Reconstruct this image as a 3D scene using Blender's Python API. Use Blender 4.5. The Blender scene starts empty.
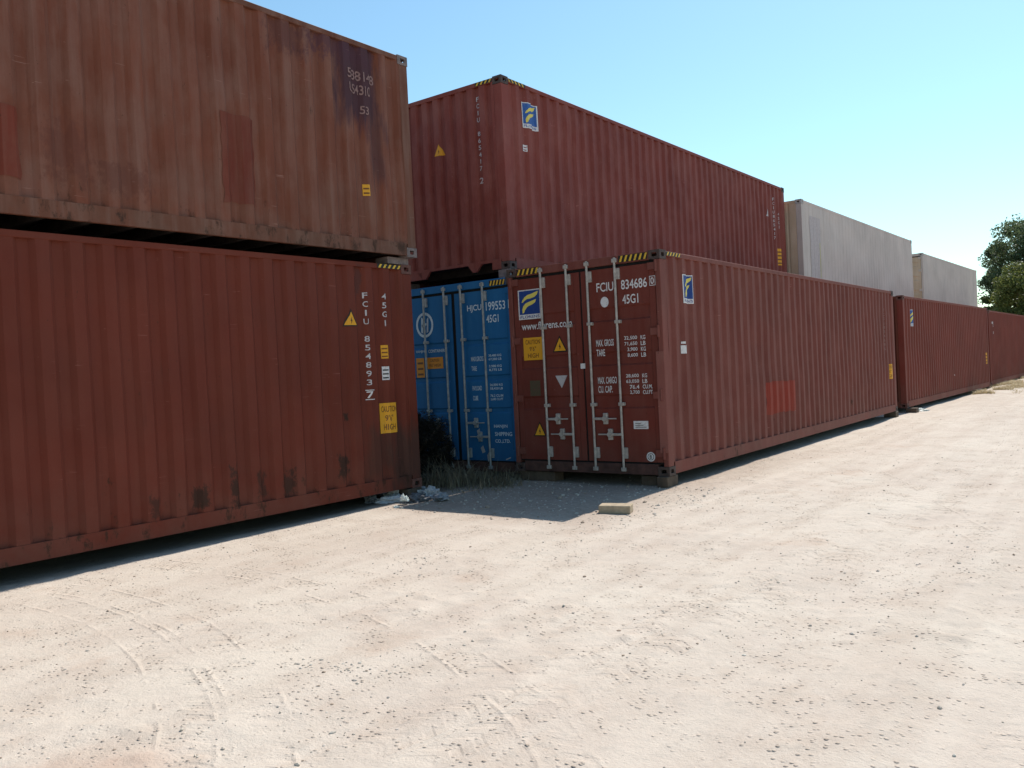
import bpy, bmesh, math, random
import mathutils
from mathutils import Vector, noise, Matrix
random.seed(7)
sc = bpy.context.scene
COL = sc.collection

# ------------------------------------------------------------------ camera
cam_d = bpy.data.cameras.new('camera')
cam = bpy.data.objects.new('camera', cam_d); COL.objects.link(cam)
sc.camera = cam
yaw, pit, rol = 0.6434, -0.0163, -0.0499
cy, sy, cp, sp = math.cos(yaw), math.sin(yaw), math.cos(pit), math.sin(pit)
fwd = Vector((-sy*cp, cy*cp, sp)); rgt = Vector((cy, sy, 0)); up = rgt.cross(fwd)
r2 = math.cos(rol)*rgt + math.sin(rol)*up
u2 = -math.sin(rol)*rgt + math.cos(rol)*up
M = Matrix((r2, u2, -fwd)).transposed().to_4x4()
M.translation = Vector((4.9668, -9.8715, 1.5947))
cam.matrix_world = M
cam_d.sensor_width = 36; cam_d.lens = 36*856.3/1024
cam_d.clip_start = 0.05; cam_d.clip_end = 6000

# ------------------------------------------------------------------ light
SUN = Vector((-0.012, 0.835, 1.0)).normalized()
sun_el = math.asin(SUN.z); sun_az = math.atan2(SUN.x, SUN.y)
w = bpy.data.worlds.new('World'); sc.world = w; w.use_nodes = True
nt = w.node_tree
bg = nt.nodes['Background']
sky = nt.nodes.new('ShaderNodeTexSky'); sky.sky_type = 'NISHITA'; sky.sun_disc = False
sky.sun_elevation = sun_el; sky.sun_rotation = sun_az
sky.air_density = 1.15; sky.dust_density = 0.35; sky.ozone_density = 1.3
tint = nt.nodes.new('ShaderNodeMix'); tint.data_type = 'RGBA'; tint.blend_type = 'MULTIPLY'; tint.inputs[0].default_value = 1
tint.inputs[7].default_value = (0.82, 1.02, 1.0, 1)
nt.links.new(sky.outputs[0], tint.inputs[6]); nt.links.new(tint.outputs[2], bg.inputs[0]); bg.inputs[1].default_value = 0.122
sl = bpy.data.lights.new('sun', 'SUN'); sl.energy = 4.6; sl.angle = math.radians(0.55); sl.color = (1.0, 0.945, 0.86)
so = bpy.data.objects.new('sun', sl); COL.objects.link(so)
so.rotation_euler = SUN.to_track_quat('Z', 'Y').to_euler(); so.location = (0, 0, 30)
sc.view_settings.view_transform = 'Standard'
sc.view_settings.look = 'None'
sc.view_settings.gamma = 1.0
sc.view_settings.use_curve_mapping = False
sc.view_settings.exposure = 0.40
sc.render.resolution_x = 1024; sc.render.resolution_y = 768

# ------------------------------------------------------------------ materials
class NT:
    def __init__(s, name):
        s.m = bpy.data.materials.new(name); s.m.use_nodes = True
        s.t = s.m.node_tree; s.b = s.t.nodes['Principled BSDF']; s.L = s.t.links.new
        s.tc = s.t.nodes.new('ShaderNodeTexCoord')
        s.b.inputs['Roughness'].default_value = 0.7
        s.b.inputs['Specular IOR Level'].default_value = 0.3
    def co(s, scale=(1, 1, 1), loc=(0, 0, 0)):
        m = s.t.nodes.new('ShaderNodeMapping'); m.inputs['Scale'].default_value = scale; m.inputs['Location'].default_value = loc
        s.L(s.tc.outputs['Object'], m.inputs[0]); return m.outputs[0]
    def noise(s, scale, detail=4, rough=0.55, vec=None, dist=0.0):
        n = s.t.nodes.new('ShaderNodeTexNoise'); n.inputs['Scale'].default_value = scale
        n.inputs['Detail'].default_value = detail; n.inputs['Roughness'].default_value = rough; n.inputs['Distortion'].default_value = dist
        s.L(vec if vec is not None else s.tc.outputs['Object'], n.inputs['Vector']); return n.outputs[0]
    def ramp(s, v, a, b, lo=0.0, hi=1.0):
        n = s.t.nodes.new('ShaderNodeMapRange'); n.clamp = True
        s.put(v, n.inputs[0]); n.inputs[1].default_value = a; n.inputs[2].default_value = b
        n.inputs[3].default_value = lo; n.inputs[4].default_value = hi; return n.outputs[0]
    def put(s, v, sock):
        if isinstance(v, (int, float)): sock.default_value = v
        elif isinstance(v, (tuple, list)): sock.default_value = (*v, 1) if len(v) == 3 else v
        else: s.L(v, sock)
    def math(s, op, a, b=0.0, c=0.0):
        n = s.t.nodes.new('ShaderNodeMath'); n.operation = op
        for i, v in enumerate((a, b, c)): s.put(v, n.inputs[i])
        return n.outputs[0]
    def mix(s, f, a, b, mode='MIX'):
        n = s.t.nodes.new('ShaderNodeMix'); n.data_type = 'RGBA'; n.blend_type = mode
        s.put(f, n.inputs[0]); s.put(a, n.inputs[6]); s.put(b, n.inputs[7]); return n.outputs[2]
    def xyz(s):
        n = s.t.nodes.new('ShaderNodeSeparateXYZ'); s.L(s.tc.outputs['Object'], n.inputs[0]); return n.outputs
    def bump(s, v, strength=0.3, dist=0.01, prev=None):
        n = s.t.nodes.new('ShaderNodeBump'); n.inputs['Strength'].default_value = strength; n.inputs['Distance'].default_value = dist
        s.L(v, n.inputs['Height'])
        if prev is not None: s.L(prev, n.inputs['Normal'])
        s.L(n.outputs[0], s.b.inputs['Normal']); return n.outputs[0]
    def col(s, c): s.put(c, s.b.inputs['Base Color'])

def simple(name, c, rough=0.7, metal=0.0, var=0.25, sc_=12, bump=0.15):
    m = NT(name)
    n = m.noise(sc_, 5, 0.6)
    f = m.ramp(n, 0.3, 0.7, 0, 1)
    m.col(m.mix(f, tuple(x*(1-var) for x in c), tuple(min(1, x*(1+var)) for x in c)))
    m.b.inputs['Roughness'].default_value = rough; m.b.inputs['Metallic'].default_value = metal
    m.bump(m.noise(sc_*4, 4), bump, 0.004)
    return m.m

def paint(name, base, chalk, seed=0.0, chalk_amt=0.5, rust=0.35, rustc=(0.045, 0.022, 0.013), rust_line=0.0, low_rust=0.35, stains=(), streak=0.35, rough=0.62, dirt=0.3, dirtc=(0.16, 0.10, 0.075), spots=True):
    """weathered container paint: mottled base, vertical wash streaks, chalky fading, rust patches and dust"""
    m = NT(name)
    off = (seed*3.1, seed*5.7, seed*1.3)
    X = m.xyz()
    big = m.noise(0.9, 3, 0.5, m.co((1, 1, 1), off))
    c = m.mix(m.ramp(big, 0.35, 0.68), tuple(x*0.80 for x in base), base)
    mid = m.noise(3.2, 5, 0.62, m.co((1, 1, 0.6), off))
    c = m.mix(m.math('MULTIPLY', m.ramp(mid, 0.42, 0.72), chalk_amt), c, chalk)
    st = m.noise(9.0, 4, 0.6, m.co((1, 1.0, 0.07), off))
    c = m.mix(m.math('MULTIPLY', m.ramp(st, 0.5, 0.75), streak), c, chalk)
    c = m.mix(m.math('MULTIPLY', m.ramp(st, 0.5, 0.28), streak*0.8), c, tuple(x*0.62 for x in base))
    # dust, thicker towards the floor of the box where road dirt is thrown up
    dn = m.noise(2.0, 5, 0.65, m.co((1, 1, 1), (off[1], off[0], 2)))
    dm = m.math('MULTIPLY', m.ramp(X[2], 0.9, 0.0, 0.25, 1.0), m.ramp(dn, 0.35, 0.7))
    c = m.mix(m.math('MULTIPLY', dm, dirt), c, dirtc)
    # stains with a shape of their own : (y, z, half y, half z, colour, strength)
    for (yy, zz, hy, hz, cc, ss) in stains:
        dy = m.math('DIVIDE', m.math('ABSOLUTE', m.math('SUBTRACT', X[1], yy)), hy)
        dz = m.math('DIVIDE', m.math('ABSOLUTE', m.math('SUBTRACT', X[2], zz)), hz)
        d = m.math('MAXIMUM', dy, dz)
        jn = m.noise(3.5, 5, 0.7, m.co((1, 2.2, 0.35), (yy, zz, 0))) if hz > 0.3 else m.noise(13, 5, 0.75, m.co((1, 1, 0.7), (yy, zz, 0)))
        d = m.math('ADD', d, m.math('MULTIPLY', m.math('SUBTRACT', jn, 0.5), 1.9 if hz > 0.3 else 3.4))
        c = m.mix(m.math('MULTIPLY', m.ramp(d, 1.0, 0.55), ss), c, cc)
    if rust > 0:
        rn = m.noise(5.5, 8, 0.72, m.co((1, 1, 0.55), (off[2]+4, off[0], off[1])))
        lowm = m.ramp(X[2], 0.75, 0.15, 0.0, low_rust*0.16)
        rr = m.math('ADD', rn, lowm)
        rm = m.ramp(rr, 0.69-0.06*rust, 0.74)
        c = m.mix(m.math('MULTIPLY', rm, 0.85), c, rustc)
        if spots:
            sn = m.noise(38, 3, 0.6, m.co((1, 1, 0.7), off))
            c = m.mix(m.math('MULTIPLY', m.ramp(m.math('ADD', sn, m.math('MULTIPLY', rn, 0.25)), 0.83, 0.87), 0.7), c, rustc)
    # rust runs from the top rail, and level scuffs left by handling
    ht = X[2]
    rn2 = m.noise(16, 3, 0.6, m.co((1, 1, 0.04), (off[0], 3, 0)))
    run = m.math('MULTIPLY', m.ramp(rn2, 0.60, 0.70), m.ramp(m.noise(1.3, 3, 0.6, m.co((1, 1, 1), (off[2], 8, off[1]))), 0.48, 0.62))
    c = m.mix(m.math('MULTIPLY', run, 0.35*min(1, rust*3)), c, tuple(x*0.45+y*0.4 for x, y in zip(base, rustc)))
    sc1 = m.noise(22, 2, 0.5, m.co((1, 0.10, 3.0), (off[1], off[2], 5)))
    scm = m.math('MULTIPLY', m.ramp(sc1, 0.715, 0.735), m.ramp(m.noise(1.7, 2, 0.5, m.co((1, 1, 1), (3, off[0], off[2]))), 0.5, 0.6))
    c = m.mix(m.math('MULTIPLY', scm, 0.45), c, tuple(min(1, x*1.7+0.05) for x in chalk))
    fine = m.noise(55, 3, 0.6)
    c = m.mix(m.ramp(fine, 0.3, 0.7, 0.0, 0.10), c, tuple(x*0.5 for x in base))
    m.col(c)
    m.L(m.ramp(mid, 0.3, 0.7, rough-0.02, rough+0.16), m.b.inputs['Roughness'])
    m.b.inputs['Specular IOR Level'].default_value = 0.16
    b1 = m.bump(m.noise(1.6, 3, 0.5, m.co((1, 1, 1), off)), 0.25, 0.02)
    m.bump(m.noise(40, 4, 0.6), 0.15, 0.003, b1)
    return m.m

RED = (0.205, 0.052, 0.038)
MAT = {}
MAT['redA'] = paint('red_oxide_paint_deep', (0.162, 0.032, 0.018), (0.19, 0.060, 0.041), 1, 0.22, 0.35, low_rust=0.75, streak=0.16,
    stains=[(10.90, 0.40, 0.10, 0.16, (0.035, 0.02, 0.014), 0.9), (9.4, 0.36, 0.07, 0.24, (0.035, 0.02, 0.014), 0.85), (9.0, 0.33, 0.09, 0.13, (0.035, 0.02, 0.014), 0.85), (9.75, 0.36, 0.07, 0.14, (0.035, 0.02, 0.014), 0.7), (8.5, 0.3, 0.06, 0.12, (0.04, 0.02, 0.014), 0.7), (10.1, 0.33, 0.10, 0.13, (0.035, 0.02, 0.014), 0.8),
            (11.0, 1.0, 0.04, 0.05, (0.03, 0.02, 0.014), 0.9), (11.55, 0.55, 0.25, 0.35, (0.07, 0.035, 0.025), 0.6), (11.95, 0.4, 0.3, 0.5, (0.055, 0.033, 0.025), 0.7), (11.30, 2.65, 0.06, 0.22, (0.08, 0.035, 0.03), 0.6)])
MAT['redB'] = paint('weathered_rust_paint', (0.205, 0.060, 0.033), (0.245, 0.125, 0.095), 2, 0.55, 0.6, low_rust=0.5, streak=0.55, dirt=0.4, dirtc=(0.19, 0.125, 0.09),
    stains=[(11.35, 2.15, 0.42, 0.70, (0.058, 0.026, 0.036), 0.9), (11.05, 2.5, 0.55, 0.25, (0.075, 0.03, 0.042), 0.7), (11.60, 1.3, 0.16, 0.5, (0.075, 0.034, 0.036), 0.6), (10.3, 2.35, 0.3, 0.2, (0.09, 0.032, 0.03), 0.6),
            (7.75, 0.62, 0.22, 0.28, (0.12, 0.038, 0.026), 0.5), (8.3, 0.45, 0.28, 0.16, (0.12, 0.04, 0.028), 0.5)])
MAT['redB_patch'] = paint('repainted_red_patch', (0.185, 0.036, 0.020), (0.21, 0.085, 0.058), 5, 0.5, 0.3, streak=0.5, dirt=0.2)
MAT['railB'] = paint('rusty_bottom_edge_paint', (0.17, 0.058, 0.033), (0.235, 0.13, 0.10), 31, 0.6, 0.6, low_rust=0.8, streak=0.6, dirt=0.4, dirtc=(0.12, 0.085, 0.06))
MAT['redC'] = paint('maroon_paint', (0.228, 0.054, 0.041), (0.315, 0.135, 0.115), 3, 0.50, 0.05, low_rust=0.1, streak=0.2, dirt=0.12)
MAT['redD'] = paint('brown_red_paint', (0.200, 0.055, 0.042), (0.27, 0.118, 0.096), 4, 0.42, 0.15, low_rust=0.4, streak=0.25, dirt=0.35)
MAT['doorD'] = paint('brown_red_door_paint', (0.172, 0.035, 0.024), (0.20, 0.070, 0.056), 6, 0.4, 0.1, streak=0.25, dirt=0.3)
MAT['patchD'] = paint('fresh_orange_red_paint', (0.29, 0.042, 0.026), (0.27, 0.07, 0.05), 22, 0.8, 0.2, low_rust=0, streak=0.5, dirt=0.2)
MAT['redE'] = paint('dull_maroon_paint', (0.20, 0.043, 0.030), (0.235, 0.088, 0.066), 7, 0.3, 0.15, streak=0.2, dirt=0.35)
MAT['endE'] = paint('brown_end_paint', (0.15, 0.045, 0.027), (0.18, 0.07, 0.05), 8, 0.3, 0.3, streak=0.2, dirt=0.35)
MAT['redF'] = paint('brick_red_paint', (0.19, 0.036, 0.024), (0.22, 0.075, 0.052), 9, 0.25, 0.15, streak=0.15, dirt=0.35)
MAT['blue'] = paint('blue_paint', (0.014, 0.135, 0.34), (0.045, 0.19, 0.37), 10, 0.3, 0.05, low_rust=0.25, streak=0.2, dirt=0.3, dirtc=(0.08, 0.09, 0.09), rough=0.5)
MAT['white'] = paint('off_white_paint', (0.62, 0.515, 0.46), (0.67, 0.58, 0.53), 11, 0.4, 0.03, rustc=(0.2, 0.12, 0.07), low_rust=0.2, streak=0.25, dirt=0.2, dirtc=(0.4, 0.34, 0.28))
MAT['white2'] = paint('cream_paint', (0.62, 0.52, 0.455), (0.67, 0.58, 0.52), 12, 0.4, 0.03, rustc=(0.2, 0.12, 0.07), low_rust=0.2, streak=0.2, dirt=0.25, dirtc=(0.4, 0.34, 0.28))
MAT['cream'] = paint('warm_cream_paint', (0.62, 0.45, 0.31), (0.66, 0.54, 0.42), 13, 0.4, 0.05, rustc=(0.2, 0.12, 0.07), streak=0.3, dirt=0.3, dirtc=(0.4, 0.3, 0.2))  # warmer cream for the ends and doors of the white boxes
MAT['lilac'] = simple('grey_lilac_panel_paint', (0.46, 0.385, 0.37), var=0.12)
MAT['casting'] = simple('weathered_cast_steel', (0.13, 0.055, 0.042), 0.75, var=0.4, sc_=20, bump=0.4)
MAT['casting_dark'] = simple('dark_cast_steel', (0.075, 0.05, 0.043), 0.75, var=0.4, sc_=20, bump=0.4)
MAT['casting_white'] = simple('dirty_white_cast_steel', (0.42, 0.38, 0.36), 0.75, var=0.3, sc_=20, bump=0.4)
MAT['casting_grey'] = simple('grey_scuffed_cast_steel', (0.20, 0.15, 0.14), 0.75, var=0.35, sc_=14, bump=0.4)
MAT['grimy'] = simple('grimy_brown_steel', (0.085, 0.04, 0.032), 0.85, var=0.4, sc_=7)
MAT['under'] = simple('dark_underframe_steel', (0.035, 0.024, 0.02), 0.85, var=0.4)
MAT['galv'] = simple('galvanised_steel', (0.42, 0.37, 0.33), 0.55, 0.25, var=0.25, sc_=18)
MAT['galvdull'] = simple('dull_galvanised_steel', (0.30, 0.31, 0.31), 0.55, 0.2, var=0.3, sc_=18)
MAT['gasket'] = simple('black_door_gasket', (0.012, 0.011, 0.011), 0.8, var=0.3)
def ink(name, c, wear=0.25, fade=(0.3, 0.12, 0.1)):
    m = NT(name); n = m.noise(26, 5, 0.7)
    m.col(m.mix(m.math('MULTIPLY', m.ramp(n, 0.52, 0.68), wear), c, fade)); m.b.inputs['Roughness'].default_value = 0.55
    return m.m
MAT['wink'] = ink('white_lettering', (0.68, 0.65, 0.64), 0.5)
MAT['wink_old'] = ink('faded_pinkish_lettering', (0.27, 0.15, 0.13), 1.0, (0.12, 0.055, 0.05))
MAT['wink_dim'] = ink('dull_white_lettering', (0.50, 0.46, 0.46), 0.5)
MAT['winkb'] = ink('white_lettering_on_blue', (0.58, 0.66, 0.72), 0.3, (0.1, 0.2, 0.3))
MAT['yel'] = ink('yellow_sticker', (0.72, 0.33, 0.018), 0.35, (0.5, 0.3, 0.1))
MAT['org'] = ink('orange_sticker', (0.68, 0.25, 0.02), 0.35, (0.5, 0.25, 0.1))
MAT['hyel'] = ink('hazard_yellow', (0.70, 0.42, 0.04), 0.7, (0.25, 0.15, 0.06))
MAT['ink'] = ink('black_print', (0.018, 0.016, 0.014), 0.5, (0.08, 0.05, 0.03))
MAT['brown_ink'] = ink('brown_print', (0.17, 0.06, 0.012), 0.3)
MAT['lblue'] = ink('deep_blue_print', (0.012, 0.045, 0.20), 0.15, (0.1, 0.15, 0.3))
MAT['lblue2'] = ink('sunfaded_blue_print', (0.03, 0.10, 0.32), 0.3, (0.2, 0.25, 0.4))
MAT['dyel'] = ink('dull_yellow_print', (0.50, 0.42, 0.16), 0.7, (0.45, 0.4, 0.35))
MAT['lyel'] = ink('pale_yellow_print', (0.72, 0.58, 0.12), 0.15, (0.5, 0.4, 0.2))
MAT['olive'] = ink('faded_olive_sticker', (0.085, 0.062, 0.035), 0.8, (0.13, 0.05, 0.04))
MAT['scar'] = ink('bare_scraped_metal', (0.38, 0.36, 0.36), 0.6, (0.2, 0.2, 0.25))

# ------------------------------------------------------------------ mesh helpers
def obj(name, bm, mat, parent=None, smooth=False):
    me = bpy.data.meshes.new(name)
    bm.normal_update(); bm.to_mesh(me); bm.free()
    for m in (mat if isinstance(mat, (list, tuple)) else [mat]): me.materials.append(m)
    if smooth: me.polygons.foreach_set('use_smooth', [True]*len(me.polygons))
    o = bpy.data.objects.new(name, me); COL.objects.link(o)
    if parent is not None: o.parent = parent
    return o
def tag(o, label=None, cat=None, group=None, kind=None):
    if label: o['label'] = label
    if cat: o['category'] = cat
    if group: o['group'] = group
    if kind: o['kind'] = kind
    return o
def empty(name, loc, rz, label, cat, group=None):
    o = bpy.data.objects.new(name, None); COL.objects.link(o)
    o.location = loc; o.rotation_euler = (0, 0, rz); o.empty_display_size = 0.3
    return tag(o, label, cat, group)
def bx(bm, x0, x1, y0, y1, z0, z1, bev=0.0, mi=0):
    x0, x1 = sorted((x0, x1)); y0, y1 = sorted((y0, y1)); z0, z1 = sorted((z0, z1))
    vs = [bm.verts.new((x, y, z)) for z in (z0, z1) for y in (y0, y1) for x in (x0, x1)]
    F = [(0, 2, 3, 1), (4, 5, 7, 6), (0, 1, 5, 4), (2, 6, 7, 3), (0, 4, 6, 2), (1, 3, 7, 5)]
    fs = [bm.faces.new([vs[i] for i in f]) for f in F]
    for f in fs: f.material_index = mi
    if bev > 0:
        es = list({e for f in fs for e in f.edges})
        bmesh.ops.bevel(bm, geom=es, offset=bev, segments=1, affect='EDGES')
def cyl(bm, p0, p1, r, n=12, r1=None):
    p0 = Vector(p0); p1 = Vector(p1); d = (p1-p0).normalized()
    a = d.orthogonal().normalized(); b = d.cross(a)
    r1 = r if r1 is None else r1
    A = [bm.verts.new(p0+(a*math.cos(t)+b*math.sin(t))*r) for t in [2*math.pi*i/n for i in range(n)]]
    B = [bm.verts.new(p1+(a*math.cos(t)+b*math.sin(t))*r1) for t in [2*math.pi*i/n for i in range(n)]]
    for i in range(n): bm.faces.new((A[i], A[(i+1) % n], B[(i+1) % n], B[i]))
    bm.faces.new(A[::-1]); bm.faces.new(B)

def casting(bm, ox, oy, oz, sx, sy_, sz_=1):
    """hollow ISO corner casting: outer corner at (ox,oy,oz); sx,sy_ = inward signs, sz_ = +1 grows up"""
    X, Y, Z = 0.162, 0.178, 0.118
    cx, cyy, cz = ox+sx*X/2, oy+sy_*Y/2, oz+sz_*Z/2
    H = (X/2, Y/2, Z/2); t = 0.026
    for ax in range(3):
        u, v = [(1, 2), (0, 2), (0, 1)][ax]
        for s in (-1, 1):
            ru, rv = (0.040, 0.026) if ax < 2 else (0.032, 0.055)
            if ax == 0: ru, rv = 0.040, 0.026
            N = 16
            def P(du, dv, dep):
                p = [0, 0, 0]; p[ax] = s*(H[ax]-dep); p[u] = du; p[v] = dv
                return bm.verts.new((cx+p[0], cyy+p[1], cz+p[2]))
            inn = []; out = []; inn2 = []
            for i in range(N):
                a = 2*math.pi*(i+0.5)/N; c, s_ = math.cos(a), math.sin(a)
                k = 1/max(abs(c), abs(s_))
                # superellipse like slot
                inn.append((ru*max(-1, min(1, c*1.25)), rv*max(-1, min(1, s_*1.25))))
                out.append((H[u]*max(-1, min(1, c*k)), H[v]*max(-1, min(1, s_*k))))
            # snap nearest outs to the real corners
            for cu in (-1, 1):
                for cv in (-1, 1):
                    j = min(range(N), key=lambda q: (out[q][0]-cu*H[u])**2+(out[q][1]-cv*H[v])**2)
                    out[j] = (cu*H[u], cv*H[v])
            vi = [P(*q, 0) for q in inn]; vo = [P(*q, 0) for q in out]; vd = [P(*q, t) for q in inn]
            for i in range(N):
                j = (i+1) % N
                bm.faces.new((vo[i], vo[j], vi[j], vi[i])); bm.faces.new((vi[i], vi[j], vd[j], vd[i]))

def profile(u0, u1, pitch, fo, fi, depth):
    n = max(1, round((u1-u0)/pitch)); p = (u1-u0)/n; sl_ = (p-fo-fi)/2
    pts = [(u0, 0.0)]
    for i in range(n):
        b = u0+i*p
        o = fo/2
        pts += [(b+o, 0.0), (b+o+sl_, -depth), (b+o+sl_+fi, -depth), (b+p-o, 0.0)]
    pts.append((u1, 0.0)); return pts
def pdepth(pts, u):
    if u <= pts[0][0]: return pts[0][1]
    for (a, da), (b, db) in zip(pts, pts[1:]):
        if u <= b: return da+(db-da)*((u-a)/(b-a) if b > a else 0)
    return pts[-1][1]
DENT = {}
def dent_at(u, z, seed, dent): return dent*2.2*noise.noise(Vector((u*1.3+seed*17, z*1.5, seed*3.3)))
def corr_wall(name, pts, z0, z1, place, mat, parent, seed=0, dent=0.007, nz=9):
    """corrugated sheet 3 mm thick; place(u, z, w) -> local position, w = outwards"""
    bm = bmesh.new(); rows = []
    DENT.setdefault(id(pts), (seed, dent, z0, z1, nz))
    for side in (0, 1):
        rr = []
        for k in range(nz+1):
            z = z0+(z1-z0)*k/nz
            row = []
            for (u, d) in pts:
                dn = 0.0
                if 0 < k < nz: dn = dent_at(u, z, seed, dent)
                row.append(bm.verts.new(place(u, z, d+dn-(0.003 if side else 0))))
            rr.append(row)
        rows.append(rr)
    for side, rr in enumerate(rows):
        for k in range(nz):
            for i in range(len(pts)-1):
                q = (rr[k][i], rr[k][i+1], rr[k+1][i+1], rr[k+1][i])
                bm.faces.new(q if side == 0 else q[::-1])
    bmesh.ops.recalc_face_normals(bm, faces=bm.faces[:]) if False else None
    return obj(name, bm, mat, parent)

# ---- flat marks (paint and stickers), laid on a surface
_tc = {}
def text_polys(s):
    if s in _tc: return _tc[s]
    cu = bpy.data.curves.new('t', 'FONT'); cu.body = s; cu.size = 1; cu.resolution_u = 3; cu.offset = 0.012
    o = bpy.data.objects.new('t', cu); me = bpy.data.meshes.new_from_object(o)
    V = [(v.co.x, v.co.y) for v in me.vertices]; F = [tuple(p.vertices) for p in me.polygons]
    bpy.data.objects.remove(o); bpy.data.curves.remove(cu); bpy.data.meshes.remove(me)
    _tc[s] = (V, F); return V, F
class Marks:
    def __init__(s): s.bm = bmesh.new(); s.mats = []; s.lay = 0
    def mi(s, m):
        m = MAT[m]
        if m not in s.mats: s.mats.append(m)
        return s.mats.index(m)
    def poly(s, P, m, lay=0):
        f = s.bm.faces.new([s.bm.verts.new((u, v, lay*0.0016)) for u, v in P]); f.material_index = s.mi(m)
    def rect(s, u0, u1, v0, v1, m, lay=0): s.poly([(u0, v0), (u1, v0), (u1, v1), (u0, v1)], m, lay)
    def ragged(s, u0, u1, v0, v1, m, amp=0.03, lay=0):
        P = []
        for (a, b) in (((u0, v0), (u1, v0)), ((u1, v0), (u1, v1)), ((u1, v1), (u0, v1)), ((u0, v1), (u0, v0))):
            for i in range(10):
                t = i/10; u = a[0]+(b[0]-a[0])*t; v = a[1]+(b[1]-a[1])*t
                P.append((u+amp*noise.noise(Vector((u*9, v*9, 1))), v+amp*noise.noise(Vector((u*9, v*9, 7)))))
        s.poly(P, m, lay)
    def disc(s, u, v, r, m, lay=0, ry=None): s.poly([(u+r*math.cos(a), v+(ry or r)*math.sin(a)) for a in [2*math.pi*i/24 for i in range(24)]], m, lay)
    def ring(s, u, v, ro, ri, m, k=1.0, lay=0):
        N = 28; mi = s.mi(m)
        A = [s.bm.verts.new((u+ro*k*math.cos(2*math.pi*i/N), v+ro*math.sin(2*math.pi*i/N), lay*0.0016)) for i in range(N)]
        B = [s.bm.verts.new((u+ri*k*math.cos(2*math.pi*i/N), v+ri*math.sin(2*math.pi*i/N), lay*0.0016)) for i in range(N)]
        for i in range(N): s.bm.faces.new((A[i], A[(i+1) % N], B[(i+1) % N], B[i])).material_index = mi
    def text(s, t, u0, u1, v0, v1, m, lay=0):
        V, F = text_polys(t); mi = s.mi(m)
        xs = [p[0] for p in V]; ys = [p[1] for p in V]; ax, bx_, ay, by = min(xs), max(xs), min(ys), max(ys)
        if t in ('1', 'I'): c = (u0+u1)/2; wd = (u1-u0)*0.3; u0, u1 = c-wd/2, c+wd/2
        vs = [s.bm.verts.new((u0+(x-ax)/max(bx_-ax, 1e-4)*(u1-u0), v0+(y-ay)/max(by-ay, 1e-4)*(v1-v0), lay*0.0016)) for x, y in V]
        for f in F:
            try: s.bm.faces.new([vs[i] for i in f]).material_index = mi
            except ValueError: pass
    def vtext(s, t, u, vtop, vbot, wd, m, fill=0.66):
        wd = wd*0.72
        n = len(t); st = (vtop-vbot)/n
        for i, ch in enumerate(t):
            if ch == ' ': continue
            v1 = vtop-i*st; s.text(ch, u-wd/2, u+wd/2, v1-st*fill, v1, m)
    def tri(s, u, v0, v1, wd, m='yel', border='ink', inv=False):
        a, b = (v1, v0) if not inv else (v0, v1)
        P = [(u-wd/2, b), (u+wd/2, b), (u, a)]
        s.poly(P, border, 0); cx, cz = u, (2*b+a)/3
        s.poly([(cx+(x-cx)*0.78, cz+(z-cz)*0.78) for x, z in P], m, 1)
        if not inv:
            q = abs(v1-v0); s.poly([(cx+q*a_, cz+q*b_) for a_, b_ in ((-.07, -.02), (.03, .22), (.02, .04), (.08, .04), (-.02, -.22), (-.01, -.02))], border if border != m else 'brown_ink', 2)
    def hazard(s, u0, u1, v0, v1, n, lean=1):
        s.rect(u0, u1, v0, v1, 'ink', 0); st = (u1-u0)/n; k = st*0.42*lean
        for i in range(n):
            a = u0+st*(i+0.18); b = a+st*0.42
            P = [(a, v0+0.003), (b, v0+0.003), (b+k, v1-0.003), (a+k, v1-0.003)]
            s.poly([(min(max(x, u0), u1), z) for x, z in P], 'hyel', 1)
    def logo(s, u0, u1, v0, v1, text=True, bl='lblue'):
        W, H = u1-u0, v1-v0
        s.rect(u0, u1, v0, v1, 'wink', 0)
        s.rect(u0+W*0.05, u1-W*0.05, v0+H*0.17, v1-H*0.035, bl, 1)
        A = [(.10, .50), (.16, .63), (.27, .75), (.42, .83), (.62, .87), (.97, .97), (.92, .82), (.78, .72), (.58, .67), (.40, .65), (.28, .60), (.18, .52)]
        B = [(.13, .03), (.12, .20), (.18, .35), (.30, .46), (.48, .52), (.86, .62), (.80, .48), (.64, .39), (.46, .34), (.34, .26), (.26, .16), (.20, .05)]
        def T(p): return (u0+W*(0.07+0.86*p[0]), v0+H*(0.19+0.76*p[1]))
        for L in (A, B): s.poly([T(p) for p in L], 'lyel', 2)
        if text: s.text('FLORENS', u0+W*0.08, u1-W*0.08, v0+H*0.04, v0+H*0.135, bl, 1)
    def caution(s, u0, u1, v0, v1, m='yel'):
        s.rect(u0, u1, v0, v1, m, 0); W, H = u1-u0, v1-v0
        for t, a, b, c in (('CAUTION', .12, .88, .70), ("9'6\"", .32, .66, .40), ('HIGH', .22, .78, .10)):
            s.text(t, u0+W*a, u0+W*b, v0+H*c, v0+H*(c+.2), 'brown_ink', 1)
    def small(s, u0, u1, v0, v1, m, n=3, inkm='ink'):
        s.rect(u0, u1, v0, v1, m, 0); H = (v1-v0)/(n+0.5)
        for i in range(n): s.rect(u0+(u1-u0)*0.15, u1-(u1-u0)*0.15, v0+H*(i+0.4), v0+H*(i+0.75), inkm, 1)
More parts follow.
